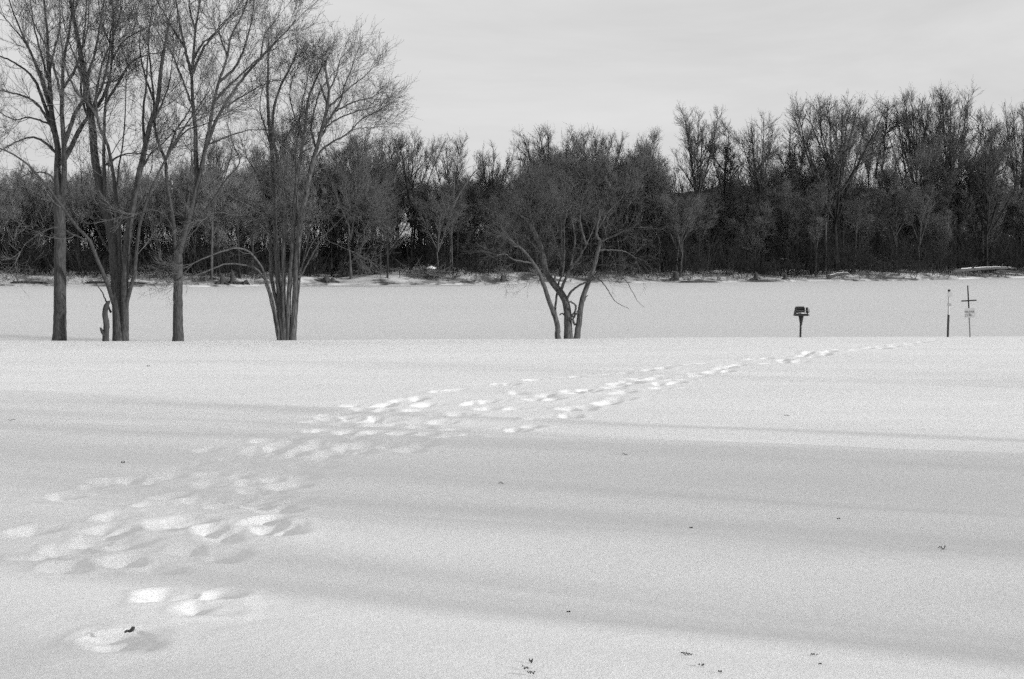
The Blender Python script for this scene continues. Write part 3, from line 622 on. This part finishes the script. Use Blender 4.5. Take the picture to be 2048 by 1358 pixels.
litter(1382, 1058, 7, 'leaf', 'tiny dark leaf on open snow in the centre right', 'fallen_leaf', 'leaf')
litter(1137, 1227, 8, 'leaf', 'small dark leaf on the shadow band in the lower middle', 'fallen_leaf', 'leaf')
litter(1002, 968, 11, 'stick', 'small dark twig just right of the footprint trail in the middle', 'fallen_twig', 'twig')
litter(1250, 911, 11, 'stick', 'small twig in the shadow edge at right of the trail', 'fallen_twig', 'twig')
litter(1573, 833, 12, 'stick', 'dark twig on bright snow well below the grill', 'fallen_twig', 'twig')
litter(24, 842, 16, 'stick', 'thin twig at the far left edge of the snow', 'fallen_twig', 'twig')
litter(246, 927, 8, 'leaf', 'small dark leaf on the left snow above the footprints', 'fallen_leaf', 'leaf')
litter(297, 733, 6, 'leaf', 'tiny dark leaf on the bright snow in front of the left trees', 'fallen_leaf', 'leaf')

# ------------------------------------------------------------------ far wood: prototypes, then copies
def far_proto(kind, seed):
    """returns (trunk mesh, crown mesh) of a 20 m tree"""
    global rng
    rng = np.random.default_rng(seed); H = 20.0
    K = 16; z = np.linspace(0, 1, K)
    tr = Geo(); cw = Geo()
    P_, R_ = [], []
    def leader(p0, h0, top, dx, dy, r0, bend):
        t = np.linspace(0, 1, K)
        x = p0[0] + dx * t ** bend; y = p0[1] + dy * t ** bend; zz = h0 + (top - h0) * t ** (1.0 if bend >= 1 else 0.95)
        wob = np.cumsum(rng.normal(size=(K, 2)) * 0.055, axis=0) * t[:, None]
        P_.append(np.stack([x + wob[:, 0], y + wob[:, 1], zz], -1)); R_.append(r0 * (1 - t) ** 0.8 + 0.025)
    def fan(n, q0, q1, h0, h1, t0, t1, r, bend):
        for k in range(n):
            a = TAU * k / n + rng.uniform(-0.4, 0.4); q = rng.uniform(q0, q1)
            leader((0.1, 0.1), rng.uniform(h0, h1), rng.uniform(t0, t1) - 0.28 * q, q * math.cos(a), q * math.sin(a), r * rng.uniform(0.7, 1.1), bend)
    n1, l1, a1, trp = 120, 3.2, (0.28, 0.7), 0.55
    if kind == 'vase':
        leader((0, 0), -0.5, 10, 0.3, 0.2, 0.27, 1); fan(9, 2.5, 6.8, 5.5, 9, 19, 20.5, 0.12, 0.75); fan(8, 0.5, 4.0, 9, 12, 18, 20, 0.08, 0.9); n1 = 190
    elif kind == 'upright':
        leader((0, 0), -0.5, 19, rng.uniform(-1, 1), rng.uniform(-1, 1), 0.24, 1.2); fan(4, 1.5, 4.0, 7, 13, 17, 20, 0.09, 0.85); fan(5, 1.5, 4.5, 6, 15, 12, 19, 0.06, 0.8); a1 = (0.45, 0.95)
    elif kind == 'fork':
        leader((0, 0), -0.5, 9, 0.3, 0.1, 0.26, 1); fan(5, 1.5, 5.0, 6, 9.5, 18, 20.5, 0.14, 0.85); fan(7, 1.5, 5.5, 8, 14, 15, 20, 0.07, 0.85); n1 = 140
    elif kind == 'dense':
        leader((0, 0), -0.5, 18, 0.4, 0.2, 0.22, 1); fan(14, 2, 5.5, 3, 13, 13, 20, 0.08, 0.75); n1, l1 = 190, 2.8; a1 = (0.4, 1.0)
    elif kind == 'thin':
        leader((0, 0), -0.5, 19, rng.uniform(-1.5, 1.5), rng.uniform(-1, 1), 0.15, 1.3); fan(5, 0.8, 2.6, 8, 15, 14, 20, 0.05, 0.85); n1, l1 = 50, 2.0
    elif kind == 'park':
        leader((0, 0), -0.5, 19.0, rng.uniform(-1.5, 1.5), rng.uniform(-1, 1), 0.28, 1.2)
        for k in range(5):
            a = TAU * k / 5 + rng.uniform(-0.5, 0.5); q = rng.uniform(2.5, 5.5); leader((0.1, 0), rng.uniform(3, 8), rng.uniform(13, 19), q * math.cos(a), q * math.sin(a), 0.14, 0.9)
        n1, l1, a1, trp = 34, 3.0, (0.5, 1.0), 0.6
    elif kind == 'dead':
        leader((0, 0), -0.5, 16.0, 0.8, 0.1, 0.26, 1); R_[-1] = np.maximum(R_[-1], 0.10)
        leader((0.3, 0), 9, 19, 5.5, 0.5, 0.16, 1.5); leader((0.2, 0), 8, 15, -2.2, 0.4, 0.12, 0.8)
        n1, l1, a1, trp = 16, 2.4, (0.5, 1.0), 0.5
    elif kind == 'shrub':
        for k in range(14):
            a = rng.uniform(0, TAU); q = rng.uniform(1.5, 9); leader((rng.normal() * 0.5, rng.normal() * 0.5), -0.5, rng.uniform(11, 20), q * math.cos(a), q * math.sin(a), 0.10, 0.9)
        n1, l1, a1, trp = 110, 5.0, (0.4, 1.1), 0.3
    P = np.array(P_); R = np.array(R_); tr.tubes(P, R, 8, 0.03)
    Ls = np.linalg.norm(P[:, -1] - P[:, 0], axis=1)
    if kind in ('vase', 'fork', 'upright', 'dense', 'thin'): n1 = int(n1 * 1.7); l1 *= 0.85
    idx = rng.choice(len(P), n1, p=Ls / Ls.sum()); t = rng.uniform(0.12, 1, n1) ** 0.9
    hz = P[idx, np.clip((t * (K - 1)).astype(int), 0, K - 1), 2]; kp = hz > {'shrub': 1.0, 'dense': 4.5, 'park': 5.0, 'thin': 10.0, 'upright': 9.0, 'fork': 9.0}.get(kind, 8.5); idx, t = idx[kp], t[kp]
    P1, R1 = spawn(P, R, idx, t, l1 * rng.uniform(0.4, 1.2, len(idx)) * (1.2 - 0.75 * t), rng.uniform(*a1, len(idx)), 8, trp, 0.075, rfrac=0.45, r1=0.02)
    R1 = np.minimum(R1, 0.05); tr.tubes(P1, R1, 4)
    mult = {'dead': 0.25, 'park': 0.5, 'thin': 0.42, 'dense': 0.5, 'shrub': 0.8, 'vase': 0.34}.get(kind, 0.32)
    n2 = int(len(P1) * 13 * mult); idx = rng.integers(0, len(P1), n2)
    P2, R2 = spawn(P1, R1, idx, rng.uniform(0.12, 1, n2), 1.4 * rng.uniform(0.4, 1.2, n2), rng.uniform(0.25, 0.7, n2), 5, trp * 1.2, 0.12, rfrac=0.55, r1=0.011)
    cw.tubes(P2, np.minimum(R2, 0.022), 3)
    n3 = int(n2 * (5 if kind in ('vase', 'fork', 'upright') else 6)); idx = rng.integers(0, n2, n3)
    P3, R3 = spawn(P2, R2, idx, rng.uniform(0.15, 1, n3), 0.65 * rng.uniform(0.4, 1.3, n3), rng.uniform(0.25, 0.75, n3), 3, trp * 0.5, 0.15, rfrac=0.6, r1=0.008)
    cw.tubes(P3, np.minimum(R3, 0.010), 3)
    return tr, cw
protos = {}
def proto(kind, seed, tm=M_far, cm=M_fart):
    key = (kind, seed, tm.name, cm.name)
    if key not in protos:
        tr, cw = far_proto(kind, seed)
        protos[key] = [tr, cw, tm, cm, None, None]
    return protos[key]
def place(kind, seed, x, Y, h, wide, name, label, cat, group=None, rz=None, tm=M_far, cm=M_fart, lean=0.0):
    pr_ = proto(kind, seed, tm, cm)
    z = float(zf(x, Y)); root = empty(name, (x, Y, z), label, cat, group)
    root.rotation_euler = (0, lean, random.uniform(0, TAU) if rz is None else rz); s = h * 0.97 / 20.0; root.scale = (s * wide * 1.1, s * wide * 1.1, s)
    if pr_[4] is None:
        pr_[4] = pr_[0].build('trunk', pr_[2], root); pr_[5] = pr_[1].build('crown', pr_[3], root)
    else:
        for src in (pr_[4], pr_[5]):
            c = src.copy(); c.parent = root; COL.objects.link(c)
    return root
def far_px(px, back, top_py):
    """x, Y and height of a tree standing 'back' metres behind the shoreline that reaches pixel row top_py"""
    u = (px - 1024) / F; Y = 170.0
    for _ in range(30): Y = float(shore_Y(u * Y)) + back
    x = u * Y; top = CAMZ + (495 - top_py) / F * Y
    return x, Y, top - float(zf(x, Y))
feat = [  # px, back, top row, kind, seed, width factor, label
 (32, 16, 330, 'fork', 1, 1.0, 'bare far shore tree at the extreme left behind the straight trunk'),
 (435, 20, 262, 'upright', 2, 0.8, 'slim far shore tree showing in the gap between the third and fourth near trees'),
 (575, 24, 212, 'dense', 3, 0.8, 'tall twiggy far tree seen through the top of the slim stem cluster'),
 (668, 12, 268, 'dense', 4, 0.8, 'rounded grey far tree just right of the slim stem cluster'),
 (742, 9, 258, 'vase', 5, 0.95, 'fan-shaped far tree with dark forking limbs above the driftwood pile'),
 (822, 10, 256, 'fork', 6, 0.75, 'tall narrow far tree right of the fan-shaped one'),
 (902, 14, 272, 'upright', 7, 0.8, 'far tree behind the broken bare pole branch'),
 (984, 16, 288, 'fork', 8, 0.7, 'thin open far tree with a forked top left of the snapped trunk'),
 (1098, 12, 243, 'fork', 9, 0.9, 'tall dense far tree directly behind the low wide tree'),
 (1195, 14, 260, 'vase', 10, 0.7, 'open far tree with crooked limbs right of the one behind the wide tree'),
 (1290, 8, 250, 'dense', 11, 0.75, 'round bushy far tree between the open crooked tree and the bright gap'),
 (1392, 14, 220, 'fork', 12, 0.8, 'tall clear far tree standing alone in the bright gap'),
 (1445, 22, 245, 'thin', 13, 1.3, 'thin leaning far tree right of the tall lone one'),
 (1515, 10, 228, 'upright', 14, 0.95, 'far tree with stiff bare limbs and no fine twigs'),
 (1592, 16, 242, 'thin', 15, 1.3, 'slim far tree left of the great domed crown, above the grill'),
 (1672, 10, 188, 'vase', 16, 1.12, 'great far tree with the wide domed crown, above the grill'),
 (1748, 24, 196, 'thin', 17, 1.6, 'thin far tree at the right flank of the domed crown'),
 (1830, 18, 180, 'vase', 18, 0.82, 'tall open far tree between the domed crown and the marker post'),
 (1900, 16, 178, 'fork', 19, 0.95, 'broad far tree rising above the marker post'),
 (1978, 14, 218, 'upright', 20, 0.9, 'far tree rising to the right of the cross-topped sign'),
 (2038, 12, 196, 'fork', 21, 0.8, 'far tree with angular limbs at the right edge'),
]
for px, back, top, kind, seed, wd, lab in feat:
    x, Y, h = far_px(px, back, top)
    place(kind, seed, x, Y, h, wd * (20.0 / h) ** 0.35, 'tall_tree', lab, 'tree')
# the two dead ones
x, Y, h = far_px(898, 6, 292); r = place('dead', 30, x, Y, h, 1.0, 'dead_tree', 'pale dead far tree with one long bare branch slanting up to the right', 'dead tree', rz=0.0, tm=M_farp, cm=M_fart)
x, Y, h = far_px(1036, 8, 274); r = place('dead', 31, x, Y, h * 1.1, 0.35, 'dead_tree', 'snapped dead far trunk sticking up left of the tree behind the wide one', 'dead tree', rz=0.6)
# young trees with pale-barked stems
pale = [(905, 4, 400, 'pale leaning young tree at the foot of the dead far tree'), (1708, 5, 395, 'young tree with a pale patch below the domed crown'), (1965, 5, 370, 'pale slim young tree behind and right of the cross-topped sign'),
        (505, 5, 430, 'pale young tree on the shore just left of the slim stem cluster'), (1630, 4, 430, 'pale young tree on the shore right above the grill')]
for i, (px, back, top, lab) in enumerate(pale):
    x, Y, h = far_px(px, back, top); place('thin', 40, x, Y, h, 1.4, 'young_tree', lab, 'tree', tm=M_farp, cm=M_fart)
# the crowd behind: countable individuals
random.seed(77)
kinds = [('fork', 1), ('upright', 2), ('dense', 3), ('fork', 6), ('upright', 7), ('thin', 13), ('thin', 15), ('dense', 11), ('fork', 9), ('vase', 10), ('upright', 14)]
sky_line = [(0, 340), (150, 330), (300, 320), (430, 300), (560, 275), (650, 285), (740, 285), (830, 285), (920, 320), (1000, 330), (1100, 275), (1200, 300), (1290, 290), (1350, 330), (1430, 320), (1500, 290), (1600, 300), (1680, 235), (1760, 260), (1830, 250), (1900, 235), (1980, 260), (2048, 270)]
sx_, sy_ = zip(*sky_line)
for k in range(274):
    px = -190 + (k + random.random()) * 2440 / 274; px = px + random.uniform(-20, 20)
    back = random.choice([3, 6, 10, 14, 20, 28, 38, 50]) + random.uniform(0, 5)
    if random.random() < 0.26: top = np.interp(px, sx_, sy_) + abs(random.gauss(0, 1)) * 25 + 5
    else: top = np.interp(px, [0, 600, 640, 1000, 1100, 1300, 1350, 1500, 1650, 1720, 2048], [360, 330, 340, 370, 310, 320, 400, 370, 330, 380, 385]) + random.gauss(0, 18)
    if 1330 < px < 1440: top = max(top, 385)
    x, Y, h = far_px(px, back, top)
    h = max(h, 4.0)
    kd = random.choice(kinds + [('thin', 13), ('thin', 15), ('upright', 2)] if h > 12 else [('dense', 3), ('dense', 11), ('fork', 6), ('upright', 7)])
    if px < 620:
        nm, lab, grp = 'bare_tree', 'one of the bare trees crowded in the grey wood behind the left trees', 'bare trees in the wood behind the left near trees'
    elif px < 1340:
        nm, lab, grp = 'bare_tree', 'one of the bare trees crowded in the dark wood behind the middle shore', 'bare trees in the wood behind the middle shore'
    else:
        nm, lab, grp = 'bare_tree', 'one of the bare trees crowded on the dark wooded slope at the right', 'bare trees on the wooded slope at the right'
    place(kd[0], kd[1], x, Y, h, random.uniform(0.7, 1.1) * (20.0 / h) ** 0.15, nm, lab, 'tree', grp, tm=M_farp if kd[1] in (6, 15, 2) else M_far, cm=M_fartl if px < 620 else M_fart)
# bushy young growth along the shore edge, countable
for k in range(44):
    px = -60 + (k + random.random()) * 2170 / 44
    back = random.uniform(3.5, 10); top = random.uniform(425, 505)
    if 640 < px < 840 : back += 8
    x, Y, h = far_px(px, back, top)
    place('shrub', 50 + k % 3, x, Y, max(h, 3.0), random.uniform(0.9, 1.3), 'shore_shrub', 'one of the leafless shrubs growing along the far shore edge', 'shrub', 'leafless shrubs along the far shore edge', cm=M_brush)

# dense undergrowth: nobody could count it
def brush(name, n, s_lo, s_hi, hmin, hmax, x0, x1, mat, label, seed, pxw=None):
    global rng
    rng = np.random.default_rng(seed)
    x = rng.uniform(x0, x1, n); s = s_lo + (s_hi - s_lo) * rng.uniform(0, 1, n) ** 1.3
    gap = (x > -24) & (x < -9) & (s < 7); keep = ~gap | (rng.uniform(size=n) < 0.12); x, s = x[keep], s[keep]; n = len(x)
    Y = shore_Y(x) + s; z = zf(x, Y)
    base = np.stack([x, Y, z - 0.1], -1); d = rng.normal(size=(n, 3)) * 0.35; d[:, 2] = 1; d /= np.linalg.norm(d, axis=1, keepdims=True)
    h = rng.uniform(hmin, hmax, n) * (0.75 + 0.4 * np.sin(x * 0.35 + s * 0.2)); K = 5; P = np.zeros((n, K, 3)); P[:, 0] = base
    for k in range(1, K):
        P[:, k] = P[:, k - 1] + d * (h / (K - 1))[:, None]; d = d + rng.normal(size=d.shape) * 0.16; d /= np.linalg.norm(d, axis=1, keepdims=True)
    R = np.linspace(0.03, 0.01, K)[None, :] * rng.uniform(0.6, 1.3, (n, 1))
    g = Geo(); g.tubes(P, R, 3)
    m_ = n * 6; idx = rng.integers(0, n, m_)
    P2, R2 = spawn(P, R, idx, rng.uniform(0.1, 1, m_), (h[idx] * 0.36) * rng.uniform(0.4, 1.2, m_), rng.uniform(0.3, 1.1, m_), 4, 0.4, 0.2, rfrac=0.7, r1=0.009)
    g.tubes(P2, np.minimum(R2, 0.016), 3)
    m3 = n * 12; idx = rng.integers(0, m_, m3)
    P3, R3 = spawn(P2, R2, idx, rng.uniform(0.1, 1, m3), 0.6 * rng.uniform(0.4, 1.2, m3), rng.uniform(0.3, 1.1, m3), 3, 0.3, 0.2, rfrac=0.7, r1=0.008)
    g.tubes(P3, np.minimum(R3, 0.011), 3)
    tag(g.build(name, mat, None), label, 'undergrowth', kind='stuff')
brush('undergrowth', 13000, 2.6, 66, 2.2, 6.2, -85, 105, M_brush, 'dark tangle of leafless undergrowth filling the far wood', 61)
brush('dry_reeds', 600, -0.2, 4, 0.4, 1.1, -75, 95, M_brushp, 'pale dry stalks along the far shoreline', 62)

# ------------------------------------------------------------------ driftwood, stumps and logs on the far shore
def shore_pt(px, s):
    u = (px - 1024) / F; Y = 170.0
    for _ in range(30): Y = float(shore_Y(u * Y)) + s
    return np.array([u * Y, Y, max(float(zf(u * Y, Y)), LAKE_Z)])
def log(name, px0, px1, s, r, label, lift=(0.1, 0.3), mat=M_dlog, branches=3, snow=False, bend=0.2):
    a = shore_pt(px0, s); c = shore_pt(px1, s); root = empty(name, a, label, 'log')
    n = 14; t = np.linspace(0, 1, n)[:, None]
    P = (c - a)[None] * t; P[:, 2] += np.interp(t[:, 0], [0, 1], lift) + r * 0.6 + bend * np.sin(math.pi * t[:, 0]) + rng.normal(size=n) * 0.02
    R = r * np.interp(t[:, 0], [0, 0.02, 0.1, 0.9, 1], [0.1, 1, 1.0, 0.6, 0.15])
    g = Geo(); g.tubes(P[None], R[None], 9, 0.06); g.build('log_stem', mat, root)
    if branches:
        g = Geo()
        for k in range(branches):
            q = P[random.randint(2, n - 2)]; d = np.array([random.uniform(-1, 1), random.uniform(-0.5, 0.5), random.uniform(-0.3, 1.0)]) * random.uniform(0.6, 1.6)
            g.tubes(np.array([[q, q + d * 0.5 + [0, 0, 0.1], q + d]]), np.array([[r * 0.45, r * 0.3, 0.02]]), 5)
        g.build('broken_branches', mat, root)
    if snow:
        g = Geo(); P3 = P.copy(); P3[:, 2] += R * 0.72; g.tubes(P3[2:-1][None], (R[2:-1] * 0.4)[None], 7, 0.05); g.build('snow_cover', M_snowcap, root)
    return root
rng = np.random.default_rng(90); random.seed(90)
log('driftwood_log', 684, 716, 5.5, 0.26, 'dark crooked driftwood log at the left of the drift pile', lift=(0.0, 0.7), branches=5)
log('driftwood_log', 712, 743, 5.0, 0.36, 'thick dark driftwood log sloping down at the right of the drift pile', lift=(0.9, 0.0), branches=3)
log('driftwood_log', 756, 806, 6.0, 0.2, 'low dark driftwood log lying flat between the drift pile and the snow-capped heap', branches=2)
log('driftwood_log', 1652, 1700, 0.8, 0.24, 'snow-topped log lying on the shoreline right of the grill', lift=(0.0, 0.5), snow=True, branches=0, mat=M_log)
log('driftwood_log', 1900, 2030, 2.2, 0.26, 'long pale fallen trunk on the shore behind the cross-topped sign', lift=(0.3, 0.7), snow=True, branches=5, mat=M_log)
log('driftwood_log', 1990, 2060, 0.8, 0.14, 'short dark branch at the water edge by the right border', lift=(0.6, 0.0), branches=5)
log('driftwood_log', 170, 300, 0.6, 0.14, 'log-shaped dark strip standing in for the shaded ice edge behind the first near trees', branches=4, lift=(0, 0.05), bend=0.05)  # dark shape added for the shade along the ice edge, no driftwood here
log('driftwood_log', 20, 95, 0.5, 0.13, 'log-shaped dark strip standing in for the shaded ice edge at the left border', branches=3, lift=(0, 0.05), bend=0.05)  # continues the added dark line of the shaded ice edge
def stump(px, s, r, h, label, snow=False, roots=4):
    a = shore_pt(px, s); root = empty('shore_stump', a, label, 'stump'); g = Geo(); n = 8; t = np.linspace(0, 1, n)
    P = np.stack([0.1 * np.sin(3 * t), 0 * t, -0.15 + (h + 0.15) * t], -1); g.tubes(P[None], (r * np.array([1.5, 1.15, 1, 0.95, 0.9, 0.85, 0.6, 0.05]))[None], 10, 0.08)
    for k in range(roots):
        an = random.uniform(0, TAU); g.tubes(np.array([[(0, 0, 0.25 * h), (math.cos(an) * r * 1.8, math.sin(an) * r, 0.12), (math.cos(an) * r * 3, math.sin(an) * r * 2, -0.08)]]), np.array([[r * 0.5, r * 0.3, 0.03]]), 6)
    g.build('stump_wood', M_dlog, root)
    if snow:
        g = Geo(); t = np.linspace(0, 1, 6); g.tubes(np.stack([0.05 + 0 * t, 0 * t, h * 0.86 + 0.35 * t], -1)[None], (r * np.array([0.9, 1.1, 1.05, 0.85, 0.5, 0.03]))[None], 10, 0.06); g.build('snow_cap', M_snowcap, root)
stump(444, 0.8, 0.32, 1.0, 'left of the two dark shore stumps between the third and fourth near trees')
stump(464, 0.9, 0.26, 1.4, 'right of the two dark shore stumps between the third and fourth near trees')
stump(490, 0.4, 0.35, 0.4, 'low dark stump by the shore just left of the slim stem cluster')
stump(651, 1.5, 0.40, 0.7, 'dark stump on the snowy bank right of the slim stem cluster')
stump(664, 1.2, 0.3, 0.5, 'small dark stump touching the larger one right of the slim stem cluster')
stump(862, 3.0, 0.5, 1.1, 'large stump capped with snow inside the brush heap', snow=True, roots=7)
stump(1004, 0.8, 0.33, 0.7, 'low dark stump alone on the snowy bank left of the low wide tree')
stump(1350, 1.0, 0.38, 1.1, 'dark stump on the shore midway between the wide tree and the grill')
stump(1510, 0.8, 0.28, 1.0, 'dark stump on the shore left of the grill')
stump(1569, 0.8, 0.22, 0.8, 'small dark stump on the shore close to the left of the grill')
# brush heap
a = shore_pt(858, 2.2); g = Geo()
for k in range(170):
    d = np.array([random.gauss(0, 1), random.gauss(0, 0.7), abs(random.gauss(0, 0.7))]); q = np.array([random.gauss(0, 0.9), random.gauss(0, 0.5), random.uniform(0, 0.9)])
    g.tubes(np.array([[q, q + d * 0.5, q + d * 0.9 + [0, 0, 0.1]]]), np.array([[0.03, 0.02, 0.01]]), 4)
o = g.build('brush_heap', M_brushp, None); o.location = a; tag(o, 'heap of pale dry sticks on the far shore around the snow-capped stump', 'brush heap')

# ------------------------------------------------------------------ trees out of frame to the right, whose shadows fall across the snow
side = [(k_, x_, c_ - 0.466 * x_, h_, w_) for k_, x_, c_, h_, w_ in ((1, 30, 13.2, 8.5, 1.1), (2, 38, 11.6, 16, 1.2), (3, 34, 9.9, 13, 0.9), (1, 42, 17.6, 11, 1.0), (2, 48, 14.8, 13, 1.3), (3, 14, 14.2, 9, 0.7), (1, 17, 16.9, 10, 0.6), (2, 15, 10.2, 9, 0.7), (3, 19, 18.9, 10, 0.6), (1, 13, 7.4, 9, 0.8), (2, 40, 31, 12, 0.7), (3, 24, 4.3, 11, 0.7), (1, 22, 15.6, 11, 0.7), (2, 11, 12.2, 8, 0.7), (2, 30, 15.2, 8.0, 1.7), (1, 36, 13.4, 9.0, 1.6), (3, 27, 11.2, 6.5, 1.5), (1, 24, 8.2, 5.5, 1.4))]
for i, (k, x, Y, h, wd) in enumerate(side):
    pr_ = proto('park', 70 + k)
    root = empty('park_tree', (x, Y, float(zg(x, Y)) - 0.1), 'bare park tree standing beyond the right edge of the photo', 'tree', 'park trees beyond the right edge')
    root.rotation_euler = (0, 0, i * 1.3); q = h / 20.0; root.scale = (q * wd, q * wd, q)
    if pr_[4] is None:
        pr_[4] = pr_[0].build('trunk', pr_[2], root); pr_[5] = pr_[1].build('crown', pr_[3], root)
    else:
        for src in (pr_[4], pr_[5]):
            c = src.copy(); c.parent = root; COL.objects.link(c)
print('objects', len(bpy.data.objects), 'polys', sum(len(m.polygons) for m in bpy.data.meshes))
